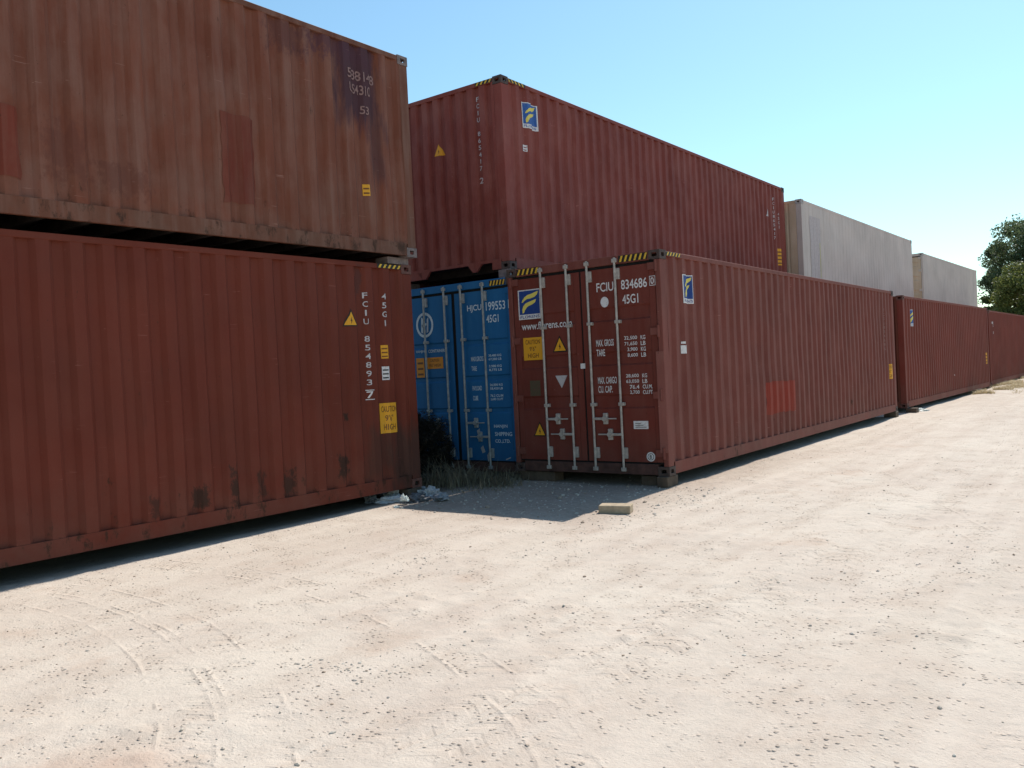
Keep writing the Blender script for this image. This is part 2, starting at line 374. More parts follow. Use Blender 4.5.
    def place(s, name, parent, plane, pts=None, label=None):
        """plane(u, v, w) -> local pos; pts = corrugation profile that the mark follows"""
        bm = s.bm
        if pts:
            us = [v.co.x for v in bm.verts]; a, b = min(us), max(us)
            for (u, d) in pts:
                if a < u < b:
                    bmesh.ops.bisect_plane(bm, geom=bm.verts[:]+bm.edges[:]+bm.faces[:], plane_co=(u, 0, 0), plane_no=(1, 0, 0))
        D = DENT.get(id(pts)) if pts else None
        if D:
            for k in range(1, D[4]):
                zz = D[2]+(D[3]-D[2])*k/D[4]
                if min(v.co.y for v in bm.verts) < zz < max(v.co.y for v in bm.verts):
                    bmesh.ops.bisect_plane(bm, geom=bm.verts[:]+bm.edges[:]+bm.faces[:], plane_co=(0, zz, 0), plane_no=(0, 1, 0))
        bmesh.ops.recalc_face_normals(bm, faces=bm.faces[:])
        for v in bm.verts:
            d = pdepth(pts, v.co.x) if pts else 0.0
            if D:
                q = (v.co.y-D[2])/(D[3]-D[2])*D[4]; k = math.floor(q); f = q-k
                row = lambda j: dent_at(v.co.x, D[2]+(D[3]-D[2])*j/D[4], D[0], D[1]) if 0 < j < D[4] else 0.0
                d += row(k)*(1-f)+row(k+1)*f+0.001
            v.co = Vector(plane(v.co.x, v.co.y, d+0.005+v.co.z))
        o = obj(name, bm, s.mats, parent)
        if label: o['label'] = label
        return o

W = 2.438
def container(spec):
    """container empty at its near road-side bottom corner; local x<0 across, y along, z up"""
    S = dict(L=12.192, h=2.896, pitch=0.277, near='front', far='front', mat='redD', end=None, rail=None, cast='casting', corr=0.041, rib=0.045, seed=1, smooth=False, name='shipping_container', cat='shipping container', group=None)
    S.update(spec); L, h = S['L'], S['h']
    m = MAT[S['mat']]; me = MAT[S['end'] or S['mat']]; mr = MAT[S['rail'] or S['mat']]; mc = MAT[S['cast']]
    t = empty(S['name'], S['loc'], S['a'], S['label'], S['cat'], S['group'])
    # corner castings and posts, one mesh each
    for x, sx in ((0, -1), (-W, 1)):
        for y, s_ in ((0, 1), (L, -1)):
            bm = bmesh.new(); casting(bm, x, y, 0, sx, s_, 1); obj('corner_casting', bm, mc, t)
            bm = bmesh.new(); casting(bm, x, y, h, sx, s_, -1); obj('corner_casting', bm, mc, t)
            pw = 0.078 if (S['near'] if s_ == 1 else S['far']) == 'door' else 0.15
            bm = bmesh.new(); bx(bm, x+sx*0.005, x+sx*pw, y+s_*0.005, y+s_*0.155, 0.118, h-0.118, 0.006)
            obj('corner_post', bm, mr, t)
    for x, sx in ((0, -1), (-W, 1)):
        bm = bmesh.new(); bx(bm, x+sx*0.004, x+sx*0.064, 0.178, L-0.178, h-0.074, h-0.012, 0.004); obj('top_rail', bm, mr, t)
        bm = bmesh.new(); bx(bm, x+sx*0.004, x+sx*0.012, 0.178, L-0.178, 0.016, 0.172)      # web of the C-section rail
        bx(bm, x+sx*0.0125, x+sx*0.055, 0.178, L-0.178, 0.016, 0.022); bx(bm, x+sx*0.0125, x+sx*0.055, 0.178, L-0.178, 0.165, 0.172)
        obj('bottom_rail', bm, mr, t)
    # side walls
    if S['smooth']:
        pts = profile(0.15, L-0.15, 0.30, 0.24, 0.03, 0.006)
    else:
        pts = profile(0.15, L-0.15, S['pitch'], S.get('flat', 0.086), S.get('valley', 0.080), S['corr'])
    S['pts'] = pts
    off = -0.010
    corr_wall('side_wall', pts, 0.170, h-0.070, lambda u, z, w_: (off+w_, u, z), m, t, S['seed'])
    corr_wall('side_wall', pts, 0.170, h-0.070, lambda u, z, w_: (-W-off-w_, u, z), m, t, S['seed']+5)
    # roof, floor, cross members
    bm = bmesh.new(); n = 40; ys = [0.02+(L-0.04)*i/n for i in range(n+1)]
    for i in range(n):
        a, b = ys[i], ys[i+1]; c = a+(b-a)*0.5
        bx(bm, -W+0.07, -0.07, a, c-0.0, h-0.040, h-0.020); bx(bm, -W+0.07, -0.07, c+0.001, b-0.001, h-0.052, h-0.034)
    obj('roof', bm, mr, t)
    bm = bmesh.new(); bx(bm, -W+0.06, -0.06, 0.06, L-0.06, 0.145, 0.17)
    k = int(L/0.42)
    for i in range(1, k):
        y = L*i/k; bx(bm, -W+0.058, -0.058, y-0.03, y+0.03, 0.028, 0.1445)
    obj('underframe', bm, MAT['under'], t)
    def endplace(near):
        if near: return lambda u, z, w_: (u, 0.012-w_, z)
        return lambda u, z, w_: (-W-u, L-0.012+w_, z)
    for near in (True, False):
        kind = S['near'] if near else S['far']
        y0 = 0 if near else L; s_ = 1 if near else -1
        if kind == 'front':
            e = profile(-W+0.15, -0.15, 0.25, 0.11, 0.07, S['rib']) if not S['smooth'] else profile(-W+0.15, -0.15, 0.42, 0.36, 0.03, 0.012)
            S['epts' if near else 'fpts'] = e
            corr_wall('end_wall', e, 0.150 if near else 0.17, h-0.075, endplace(near), me, t, S['seed']+9)
            bm = bmesh.new(); bx(bm, -W+0.162, -0.162, y0+s_*0.004, y0+s_*0.07, h-0.078, h-0.012, 0.004); obj('header', bm, me, t)
            bm = bmesh.new()
            if S.get('gooseneck') and near:
                bx(bm, -W+0.162, -0.162, 0.004, 0.06, 0.125, 0.168)
                for a, b in ((-0.162, -0.34), (-1.80, -W+0.162)): bx(bm, a, b, 0.006, 0.06, 0.012, 0.124)
                # wedge shaped tabs either side of the tunnel
                for c in (-0.69, -1.75):
                    P = [(c-0.13, 0.124), (c+0.13, 0.124), (c+0.035, 0.012), (c-0.035, 0.012)]
                    A = [bm.verts.new((x, 0.006, z)) for x, z in P]; B = [bm.verts.new((x, 0.05, z)) for x, z in P]
                    bm.faces.new(A); bm.faces.new(B[::-1])
                    for i in range(4): bm.faces.new((A[i], B[i], B[(i+1) % 4], A[(i+1) % 4]))
            else:
                bx(bm, -W+0.162, -0.162, y0+s_*0.004, y0+s_*0.07, 0.012, 0.168, 0.004)
            obj('sill', bm, me, t)
        else:
            X = (lambda x: x) if near else (lambda x: -W-x)
            Y = (lambda d: d) if near else (lambda d: L-d)
            bm = bmesh.new(); bx(bm, -W+0.162, -0.162, Y(0.004), Y(0.10), h-0.120, h-0.008, 0.004); obj('header', bm, mr, t)
            bm = bmesh.new(); bx(bm, -W+0.162, -0.162, Y(0.004), Y(0.10), 0.010, 0.150, 0.004)
            bx(bm, -W+0.4, -0.4, Y(0.0), Y(0.0035), 0.09, 0.135); obj('sill', bm, MAT['grimy'], t)
            zb, zt = 0.172, h-0.160
            bm = bmesh.new()
            bx(bm, -W+0.079, -0.079, Y(0.045), Y(0.06), 0.152, h-0.122)
            obj('gasket', bm, MAT['gasket'], t)
            for di, (xa, xb) in enumerate(((-W+0.090, -W/2-S.get('seam', 0.014)), (-W/2+S.get('seam', 0.014), -0.090))):
                bm = bmesh.new()
                # frame border, then a panel with level troughs
                bx(bm, X(xa), X(xa+0.09), Y(0.022), Y(0.044), zb, zt, 0.003)
                bx(bm, X(xb-0.09), X(xb), Y(0.022), Y(0.044), zb, zt, 0.003)
                zs = [zb]
                tr = S.get('troughs', (0.97, 1.54, 2.13)); dep = S.get('trough_h', 0.15); kk = 0.022
                prof = [(zb, 0.022)]
                for zc in tr: prof += [(zc-dep/2-kk, 0.022), (zc-dep/2, 0.041), (zc+dep/2, 0.041), (zc+dep/2+kk, 0.022)]
                prof += [(zt, 0.022)]
                A = [bm.verts.new((X(xa+0.0905), Y(d), z)) for z, d in prof]; B = [bm.verts.new((X(xb-0.0905), Y(d), z)) for z, d in prof]
                for i in range(len(prof)-1):
                    q = (A[i], B[i], B[i+1], A[i+1]); bm.faces.new(q if near else q[::-1])
                door = obj('door', bm, MAT[S.get('door', S['mat'])], t)
                rods = S.get('rods', ((-1.845, -1.42), (-1.085, -0.655)))[di]
                gm = MAT[S.get('rod', 'galv')]
                for ri, rx in enumerate(rods):
                    bm = bmesh.new()
                    cyl(bm, (X(rx), Y(-0.012), 0.055), (X(rx), Y(-0.012), h-0.035), 0.0165, 10)
                    for zz in (0.30, h-0.235): bx(bm, X(rx+0.012), X(rx+0.062), Y(-0.012), Y(0.0215), zz-0.085, zz+0.06, 0.004)
                    for zz in (0.075, h-0.07): bx(bm, X(rx-0.035), X(rx+0.035), Y(-0.028), Y(0.003), zz-0.028, zz+0.022, 0.004)
                    obj('lock_rod', bm, gm, door)
                    for zz in (0.935, 2.02):
                        bm = bmesh.new(); bx(bm, X(rx-0.03), X(rx+0.055), Y(-0.030), Y(0.0215), zz-0.022, zz+0.022, 0.004)
                        obj('rod_bracket', bm, gm, door)
                    # handle with hub, thrown towards the middle of the door
                    sgn = 1 if ri == 0 else -1; zz = 0.745 if ri == 0 else 0.535
                    bm = bmesh.new()
                    bx(bm, X(rx), X(rx+sgn*0.20), Y(-0.034), Y(-0.020), zz-0.017, zz+0.017, 0.004)
                    bx(bm, X(rx+sgn*0.20), X(rx+sgn*0.36), Y(-0.030), Y(-0.020), zz-0.009, zz+0.009, 0.003)
                    obj('door_handle', bm, gm, door)
                    bm = bmesh.new()
                    bx(bm, X(rx+sgn*0.15), X(rx+sgn*0.215), Y(-0.019), Y(0.0215), zz-0.075, zz+0.075, 0.006)
                    cyl(bm, (X(rx+sgn*0.18), Y(-0.045), zz), (X(rx+sgn*0.18), Y(0.0), zz), 0.034, 10)
                    obj('handle_hub', bm, gm, door)
                hx = -0.062 if di == 1 else -W+0.062; sg = -1 if di == 1 else 1
                for zz in (0.29, 1.04, 1.86, h-0.20):
                    bm = bmesh.new()
                    bx(bm, X(hx), X(hx+sg*0.12), Y(0.0), Y(0.0215), zz-0.045, zz+0.045)
                    cyl(bm, (X(hx), Y(-0.006), zz-0.075), (X(hx), Y(-0.006), zz+0.075), 0.019, 8)
                    obj('hinge', bm, mr, door)
    t_side = lambda u, v, w_: (off+w_, u, v)
    t_rail = lambda u, v, w_: (-0.0045+w_, u, v)
    t_end = lambda u, v, w_: (u, 0.012-w_, v)
    t_door = lambda u, v, w_: (u, 0.0225-w_, v)
    t_head = lambda u, v, w_: (u, 0.0045-w_, v)
    return t, S, dict(side=t_side, rail=t_rail, end=t_end, door=t_door, head=t_head)

# ================================================================== ground
def gaussrow(p, pts, wd):
    return 0
def ground_h(x, y):
    v = Vector((x, y, 0))
    h = 0.022*noise.noise(v*0.45)+0.012*noise.noise(v*1.3+Vector((7, 3, 0)))
    f = noise.noise(v*0.8+Vector((31, 9, 0)))
    h += 0.0075*noise.noise(v*4.3)*(0.7+f)+0.0045*noise.noise(v*10+Vector((3, 3, 3)))*(0.8+f)+0.003*noise.noise(v*23)
    # clods
    c = noise.noise(v*7.5+Vector((11, 5, 0)))
    if c > 0.33: h += (c-0.33)*0.05*max(0, 0.5+f)
    # wheel ruts running along the road
    for xr, wd, dp in ((3.1, 0.32, 0.020), (4.9, 0.32, 0.020), (1.7, 0.28, 0.012), (6.2, 0.4, 0.022), (8.0, 0.4, 0.022)):
        xx = x-xr-0.35*math.sin(y*0.11+xr)
        h -= dp*math.exp(-(xx/wd)**2); h += 0.5*dp*math.exp(-((abs(xx)-wd*1.9)/(wd*0.5))**2)
    # low bank of swept earth beside the far boxes
    if y > 14: h += 0.07*math.exp(-((x-0.55)/0.5)**2)*min(1, (y-14)/8)
    if x < 0: h *= 0.6
    if -2.9 < x < 0.3 and y > -0.2: h = min(h, 0.02) if y < 14 else h
    return h
def coords(a, b, st, far, g=1.16):
    out = []; v = a
    while v <= b: out.append(v); v += st
    s = st; v = a
    lo = []
    while v > -far: s *= g; v -= s; lo.append(v)
    s = st; v = out[-1]; hi = []
    while v < far: s *= g; v += s; hi.append(v)
    return lo[::-1]+out+hi
gx = coords(-3.6, 6.6, 0.036, 2500, 1.10); gy = coords(-8.9, 1.5, 0.036, 2500, 1.045)
verts = []
for y in gy:
    for x in gx:
        near = abs(x) < 60 and abs(y) < 90
        verts.append((x, y, ground_h(x, y) if near else 0.0))
nx = len(gx)
faces = [(j*nx+i, j*nx+i+1, (j+1)*nx+i+1, (j+1)*nx+i) for j in range(len(gy)-1) for i in range(nx-1)]
gme = bpy.data.meshes.new('ground'); gme.from_pydata(verts, [], faces); gme.polygons.foreach_set('use_smooth', [True]*len(faces))
ground = bpy.data.objects.new('ground', gme); COL.objects.link(ground)
tag(ground, 'pale dusty dirt and gravel yard ground with tyre marks', None, None, 'structure')
g = NT('pale_dirt_gravel')
G0 = (0.475, 0.395, 0.335); G1 = (0.43, 0.345, 0.28); G2 = (0.54, 0.47, 0.40); GP = (0.41, 0.295, 0.225); GG = (0.36, 0.325, 0.285)
n1 = g.noise(0.55, 5, 0.6); n2 = g.noise(2.6, 6, 0.65); n3 = g.noise(14, 6, 0.7); n4 = g.noise(60, 4, 0.7)
along = g.noise(3.2, 5, 0.6, g.co((1, 0.16, 1), (2, 0, 0)))
c = g.mix(g.ramp(n1, 0.35, 0.65), G0, G2)
c = g.mix(g.math('MULTIPLY', g.ramp(n2, 0.48, 0.72), 0.75), c, G1)
c = g.mix(g.math('MULTIPLY', g.ramp(along, 0.48, 0.68), 0.55), c, G2)
c = g.mix(g.math('MULTIPLY', g.ramp(g.noise(1.1, 4, 0.6, g.co((1, 1, 1), (9, 4, 0))), 0.60, 0.74), 0.5), c, GP)
c = g.mix(g.math('MULTIPLY', g.ramp(n3, 0.52, 0.70), 0.40), c, GG)
c = g.mix(g.math('MULTIPLY', g.ramp(n4, 0.60, 0.72), 0.45), c, (0.23, 0.19, 0.155))
c = g.mix(g.math('MULTIPLY', g.ramp(n4, 0.40, 0.28), 0.35), c, (0.64, 0.59, 0.52))
band = g.noise(3.0, 4, 0.55, g.co((1.0, 0.045, 1), (5, 1, 0)))
c = g.mix(g.math('MULTIPLY', g.ramp(band, 0.52, 0.62), 0.40), c, (0.56, 0.485, 0.415))
c = g.mix(g.math('MULTIPLY', g.ramp(band, 0.47, 0.38), 0.25), c, (0.42, 0.345, 0.285))
# gravelly grey ground in front of the doors
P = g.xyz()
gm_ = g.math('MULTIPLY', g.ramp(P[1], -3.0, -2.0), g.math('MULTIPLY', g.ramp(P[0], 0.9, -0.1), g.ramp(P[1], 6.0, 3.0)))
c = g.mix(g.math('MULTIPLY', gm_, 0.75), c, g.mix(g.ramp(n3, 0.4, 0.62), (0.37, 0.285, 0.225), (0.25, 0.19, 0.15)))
c = g.mix(g.math('MULTIPLY', g.ramp(g.math('ADD', P[0], g.math('MULTIPLY', n2, 0.25)), -2.50, -2.72), 0.85), c, (0.15, 0.115, 0.09))  # strip along the left containers darkened, their shade painted into the ground colour
# reddish spilled soil by the lower left of the view
dx = g.math('SUBTRACT', P[0], 1.45); dy = g.math('SUBTRACT', P[1], -8.15)
dd = g.math('SQRT', g.math('ADD', g.math('MULTIPLY', dx, dx), g.math('MULTIPLY', dy, dy)))
c = g.mix(g.math('MULTIPLY', g.ramp(g.math('ADD', dd, g.math('MULTIPLY', n2, 0.9)), 0.95, 0.45), 0.55), c, (0.40, 0.24, 0.17))
# speckle of small dark stones
vor = g.t.nodes.new('ShaderNodeTexVoronoi'); vor.inputs['Scale'].default_value = 26; g.L(g.tc.outputs['Object'], vor.inputs['Vector'])
spk = g.math('MULTIPLY', g.ramp(vor.outputs['Distance'], 0.26, 0.16), g.ramp(n2, 0.47, 0.6))
c = g.mix(g.math('MULTIPLY', spk, 0.6), c, (0.20, 0.165, 0.14))
# tyre tread prints, arcs of turning trucks
hgt = g.math('ADD', g.math('MULTIPLY', n3, 0.6), g.math('MULTIPLY', n4, 0.35))
hgt = g.math('ADD', hgt, g.math('MULTIPLY', g.ramp(vor.outputs['Distance'], 0.30, 0.12), g.math('MULTIPLY', g.ramp(n2, 0.45, 0.6), 0.8)))
tread = None
for (ax, ay, R_, a0) in ((-1.6, -12.5, 5.66, 0), (-1.6, -12.5, 5.98, 0), (-1.2, -12.3, 6.75, 0), (-60, 2, 63.2, 0), (-60, 2, 62.9, 0), (-60, 2, 65.0, 0), (-40, -20, 47.4, 0)):
    ex = g.math('SUBTRACT', P[0], ax); ey = g.math('SUBTRACT', P[1], ay)
    rr = g.math('SQRT', g.math('ADD', g.math('MULTIPLY', ex, ex), g.math('MULTIPLY', ey, ey)))
    dr = g.math('ABSOLUTE', g.math('SUBTRACT', g.math('ADD', rr, g.math('MULTIPLY', n1, 0.12)), R_+0.06))
    ang = g.math('MULTIPLY', g.math('ARCTAN2', ey, ex), R_/0.021)
    w1 = g.math('SINE', g.math('ADD', ang, g.math('MULTIPLY', dr, 30)))
    msk = g.math('MULTIPLY', g.ramp(dr, 0.135, 0.09), g.ramp(n2, 0.40, 0.62))
    wv = g.math('MULTIPLY', g.ramp(w1, -0.2, 0.5), msk)
    edge = g.math('MULTIPLY', g.ramp(g.math('ABSOLUTE', g.math('SUBTRACT', dr, 0.125)), 0.02, 0.0), g.ramp(n2, 0.46, 0.56))
    k = g.math('SUBTRACT', g.math('MULTIPLY', edge, 0.8), g.math('MULTIPLY', wv, 0.75))
    tread = k if tread is None else g.math('ADD', tread, k)
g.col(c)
g.b.inputs['Roughness'].default_value = 0.95; g.b.inputs['Specular IOR Level'].default_value = 0.12
b0 = g.bump(tread, 0.55, 0.012)
g.bump(hgt, 0.8, 0.018, b0)
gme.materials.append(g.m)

# ================================================================== containers
blocks = []
# ---- lower left, deep red, blank end far, we see its side
tA, SA, PA = container(dict(loc=(-2.932, -13.846, 0.129), a=-0.0152, pitch=0.295, flat=0.110, valley=0.092, corr=0.042, mat='redA', seed=1, cast='casting',
    label='long red shipping container in the left foreground, under a rust-streaked brown one', group='corrugated steel shipping containers'))
yE = 12.192
k = Marks(); k.tri(yE-1.075, 2.09, 2.30, 0.21); k.place('warning_sticker', tA, PA['side'], SA['pts'])
k = Marks(); k.vtext('FCIU 854893', yE-0.815, 2.51, 1.33, 0.075, 'wink_dim'); k.text('7', yE-0.85, yE-0.775, 1.205, 1.29, 'wink')
k.poly([(yE-0.87, 1.185), (yE-0.755, 1.185), (yE-0.755, 1.195), (yE-0.87, 1.195)], 'wink'); k.poly([(yE-0.87, 1.30), (yE-0.755, 1.30), (yE-0.755, 1.31), (yE-0.87, 1.31)], 'wink')
k.place('lettering', tA, PA['side'], SA['pts'])
k = Marks(); k.vtext('45G1', yE-0.50, 2.51, 2.06, 0.075, 'wink_dim'); k.place('lettering', tA, PA['side'], SA['pts'])
k = Marks(); k.small(yE-0.57, yE-0.48, 1.69, 1.86, 'yel', 3, 'brown_ink'); k.place('small_sticker', tA, PA['side'], SA['pts'])
k = Marks(); k.small(yE-0.57, yE-0.48, 1.42, 1.59, 'wink', 3); k.place('small_sticker', tA, PA['side'], SA['pts'])
k = Marks(); k.caution(yE-0.645, yE-0.35, 0.75, 1.13); k.place('caution_sticker', tA, PA['side'], SA['pts'])
k = Marks(); k.hazard(yE-0.60, yE-0.19, 2.828, 2.880, 5); k.place('hazard_stripes', tA, PA['rail'])

# ---- upper left, weathered
tB, SB, PB = container(dict(loc=(-2.845, -13.81, 3.117), a=-0.0152, h=2.591, pitch=0.295, flat=0.105, valley=0.092, corr=0.042, mat='redB', rail='railB', seed=2, cast='casting_grey',
    label='old faded rusty brown shipping container with a dark scorched stain, topmost at the left', group='corrugated steel shipping containers'))
k = Marks(); k.text('588148', yE-1.04, yE-0.58, 2.10, 2.22, 'wink_old'); k.text('US4310', yE-1.02, yE-0.68, 1.93, 2.05, 'wink_old'); k.text('53', yE-0.84, yE-0.72, 1.70, 1.80, 'wink_old')
k.place('faded_lettering', tB, PB['side'], SB['pts'])
k = Marks(); k.small(yE-0.86, yE-0.775, 0.70, 0.84, 'yel', 2, 'brown_ink'); k.place('small_sticker', tB, PB['side'], SB['pts'])
k = Marks(); k.ragged(yE-2.84, yE-2.42, 0.38, 1.32, 'redB_patch', 0.04); k.place('paint_patch', tB, PB['side'], SB['pts'])
k = Marks(); k.ragged(yE-5.9, yE-4.82, 0.33, 0.95, 'redB_patch', 0.04); k.place('paint_patch', tB, PB['side'], SB['pts'])

# ---- front, doors toward us
tD, SD, PD = container(dict(loc=(0, 0, 0.14), a=0, mat='redD', rail='redD', door='doorD', near='door', seed=4, cast='casting_dark',
    label='brown-red shipping container with closed double doors and galvanised bars, on blocks mid picture', group='corrugated steel shipping containers'))
DD = [o for o in tD.children if o.name.startswith('door')]
dl, dr_ = DD[0], DD[1]
O = -0.13   # measured heights are above the ground
def doormark(fn, name, door, plane='door', label=None):
    k = Marks(); fn(k); return k.place(name, door, PD[plane], None, label)
doormark(lambda k: k.logo(-2.265, -1.875, 2.29+O, 2.71+O), 'logo_sticker', dl)
doormark(lambda k: k.text('www.florens.com', -2.225, -1.375, 2.135+O+0.005, 2.235+O+0.01, 'wink'), 'web_address', dl)
doormark(lambda k: k.caution(-2.21, -1.88, 1.71+O, 2.03+O), 'caution_sticker', dl)
doormark(lambda k: k.tri(-1.59, 1.80+O, 2.03+O, 0.245), 'warning_sticker', dl)
doormark(lambda k: k.tri(-1.995, 0.63+O, 0.84+O, 0.22), 'warning_sticker', dl)
doormark(lambda k: k.tri(-1.59, 1.30+O, 1.475+O, 0.20, 'wink_dim', 'wink_dim', True), 'inverted_triangle_sticker', dl)
doormark(lambda k: k.rect(-2.13, -1.95, 1.20+O, 1.42+O, 'olive'), 'worn_sticker', dl)
doormark(lambda k: k.rect(-1.265, -1.19, 1.555+O, 1.625+O, 'wink', 3), 'seal_sticker', dr_)
def num(k):
    k.rect(-0.170, -0.085, 2.575+O, 2.700+O, 'wink', 0); k.rect(-0.162, -0.093, 2.583+O, 2.692+O, 'redD', 1); k.text('0', -0.152, -0.103, 2.595+O, 2.68+O, 'wink', 2)
    k.bm.verts.ensure_lookup_table()
doormark(num, 'check_digit', dr_)
doormark(lambda k: k.text('FCIU', -0.96, -0.70, 2.565+O, 2.685+O, 'wink'), 'lettering', dr_)
doormark(lambda k: k.text('834686', -0.585, -0.205, 2.565+O, 2.69+O, 'wink'), 'lettering', dr_)
doormark(lambda k: k.text('45G1', -0.575, -0.34, 2.375+O, 2.495+O, 'wink'), 'lettering', dr_)
doormark(lambda k: k.disc(-0.845, 2.425+O, 0.062, 'wink', 0, 0.070), 'round_sticker', dr_)
for t, u, z in (('MAX. GROSS', 0.27, 1.885), ('TARE', 0.13, 1.755), ('MAX. CARGO', 0.29, 1.385), ('CU. CAP.', 0.22, 1.265)):
    doormark(lambda k: k.text(t, -1.005, -1.005+u, z-0.045+O, z+0.045+O, 'wink'), 'data_lettering', dr_)
for col_ in (0, 1):
  def dataA(k):
    for i, (a, b) in enumerate((('32,500', 'KG'), ('71,650', 'LB'), ('3,900', 'KG'), ('8,600', 'LB'))):
        z = 1.925-i*0.075+O; (k.text(a, -0.575+0.04*(i > 1), -0.385, z-0.027, z+0.027, 'wink') if col_ == 0 else k.text(b, -0.335, -0.265, z-0.027, z+0.027, 'wink'))
  def dataB(k):
    for i, (a, b) in enumerate((('28,600', 'KG'), ('63,050', 'LB'), ('76.4', 'CU.M.'), ('2,700', 'CU.FT'))):
        z = 1.430-i*0.072+O; (k.text(a, -0.575+0.05*(i > 1), -0.385, z-0.026, z+0.026, 'wink') if col_ == 0 else k.text(b, -0.335, -0.265+0.07*(i > 1), z-0.026, z+0.026, 'wink'))
  doormark(dataA, 'data_lettering', dr_); doormark(dataB, 'data_lettering', dr_)
def data2(k):
    k.rect(-0.495, -0.28, 0.735+O, 0.84+O, 'wink', 0)
    for i in range(3): k.rect(-0.47, -0.31-0.04*i, 0.755+0.025*i+O, 0.763+0.025*i+O, 'ink', 1)
doormark(data2, 'data_plate', dr_)
def rnd(k):
    k.disc(-0.265, 0.375+O, 0.062, 'wink', 0); k.ring(-0.265, 0.375+O, 0.045, 0.038, 'ink', lay=1); k.text('B', -0.28, -0.25, 0.35+O, 0.40+O, 'ink', 1)
doormark(rnd, 'round_sticker', dr_)
k = Marks(); k.hazard(-0.60, -0.175, h_ := 2.79, 2.875, 6); k.place('hazard_stripes', tD, PD['head'])
k = Marks(); k.hazard(-2.262, -1.88, 2.79, 2.875, 5); k.place('hazard_stripes', tD, PD['head'])
k = Marks(); k.hazard(0.185, 0.60, 2.828, 2.880, 5, 1); k.place('hazard_stripes', tD, PD['rail'])
k = Marks(); k.logo(0.65, 0.96, 2.36+O, 2.745+O); k.place('logo_sticker', tD, PD['side'], SD['pts'])
k = Marks(); k.rect(0.60, 0.66, 1.82+O, 1.85+O, 'wink'); k.rect(0.585, 0.675, 1.69+O, 1.80+O, 'wink'); k.place('small_sticker', tD, PD['side'], SD['pts'])
k = Marks(); k.ragged(3.61, 4.93, 0.66+O, 1.17+O, 'patchD', 0.05); k.place('paint_patch', tD, PD['side'], SD['pts'], 'brighter orange-red touched-up paint patch')
k = Marks(); k.caution(11.52, 11.82, 0.93+O, 1.28+O); k.place('caution_sticker', tD, PD['side'], SD['pts'])
k = Marks(); k.tri(11.05, 1.99, 2.14, 0.16, 'yel', 'brown_ink'); k.place('warning_sticker', tD, PD['side'], SD['pts'])
k = Marks(); k.vtext('FCIU834686', 11.40, 2.45, 1.45, 0.045, 'wink_old'); k.place('lettering', tD, PD['side'], SD['pts'])
# pale sun bleached repair on the lower corner post
bm = bmesh.new(); bx(bm, -0.115, -0.006, -0.0005, 0.0045, 0.30, 1.60); obj('post_repair_plate', bm, paint('salmon_primer', (0.30, 0.10, 0.08), (0.33, 0.15, 0.12), 21, 0.5, 0.1), tD)

# ---- upper, front end toward us
tC, SC_, PC = container(dict(loc=(-2.69, 0.437, 3.115), a=-0.002, mat='redC', rail='redC', near='front', gooseneck=True, seed=3, cast='casting_dark',
    label='maroon shipping container stacked above the blue one, blank ribbed end to the camera', group='corrugated steel shipping containers'))
k = Marks(); k.tri(-1.30, 1.93, 2.11, 0.19, 'yel', 'yel'); k.place('warning_sticker', tC, PC['end'], SC_['epts'])
k = Marks(); k.vtext('FCIU 865417', -0.50, 2.68, 1.52, 0.07, 'wink_dim'); k.text('2', -0.54, -0.46, 1.36, 1.45, 'wink_dim'); k.place('lettering', tC, PC['end'], SC_['epts'])
k = Marks(); k.hazard(-0.50, -0.175, 2.825, 2.880, 4, 1); k.place('hazard_stripes', tC, PC['head'])
k = Marks(); k.hazard(0.185, 0.62, 2.828, 2.880, 5, -1); k.place('hazard_stripes', tC, PC['rail'])
k = Marks(); k.logo(0.56, 0.93, 2.22, 2.62, True, 'lblue2'); k.place('logo_sticker', tC, PC['side'], SC_['pts'])
k = Marks(); k.small(0.545, 0.635, 1.855, 1.955, 'wink', 2, 'redC'); k.place('small_sticker', tC, PC['side'], SC_['pts'])
k = Marks(); k.small(11.56, 11.86, 0.84, 1.27, 'yel', 4, 'brown_ink'); k.place('caution_sticker', tC, PC['side'], SC_['pts'])
k = Marks(); k.vtext('FCIU865417', 11.42, 2.55, 1.45, 0.06, 'wink_dim'); k.place('lettering', tC, PC['side'], SC_['pts'])
k = Marks(); k.vtext('45G1', 11.72, 2.2, 1.75, 0.06, 'wink_dim'); k.place('lettering', tC, PC['side'], SC_['pts'])
k = Marks(); k.tri(10.95, 2.02, 2.2, 0.17, 'wink_dim', 'wink_dim'); k.place('warning_sticker', tC, PC['side'], SC_['pts'])

# ---- blue
tH, SH, PH = container(dict(loc=(-2.452, 0.20, 0.075), a=0.0, mat='blue', door='blue', near='door', seed=10, cast='casting_dark', rod='galvdull', seam=0.035, rods=((-1.80, -1.37), (-1.03, -0.60)), troughs=(0.93, 1.42, 1.96), trough_h=0.05,
    label='blue shipping container with closed doors in the shade between the red stacks', group='corrugated steel shipping containers'))
HD = [o for o in tH.children if o.name.startswith('door')]
def hm(fn, name, door, plane='door'):
    k = Marks(); fn(k); return k.place(name, door, PH[plane])
def hlogo(k):
    k.ring(-1.82, 2.30, 0.20, 0.158, 'winkb', 0.92)
    k.poly([(-1.90, 2.19), (-1.865, 2.17), (-1.85, 2.40), (-1.885, 2.43)], 'winkb'); k.poly([(-1.785, 2.17), (-1.75, 2.19), (-1.735, 2.42), (-1.77, 2.39)], 'winkb')
    k.poly([(-1.885, 2.27), (-1.765, 2.30), (-1.765, 2.335), (-1.885, 2.305)], 'winkb')
hm(hlogo, 'company_emblem', HD[0])
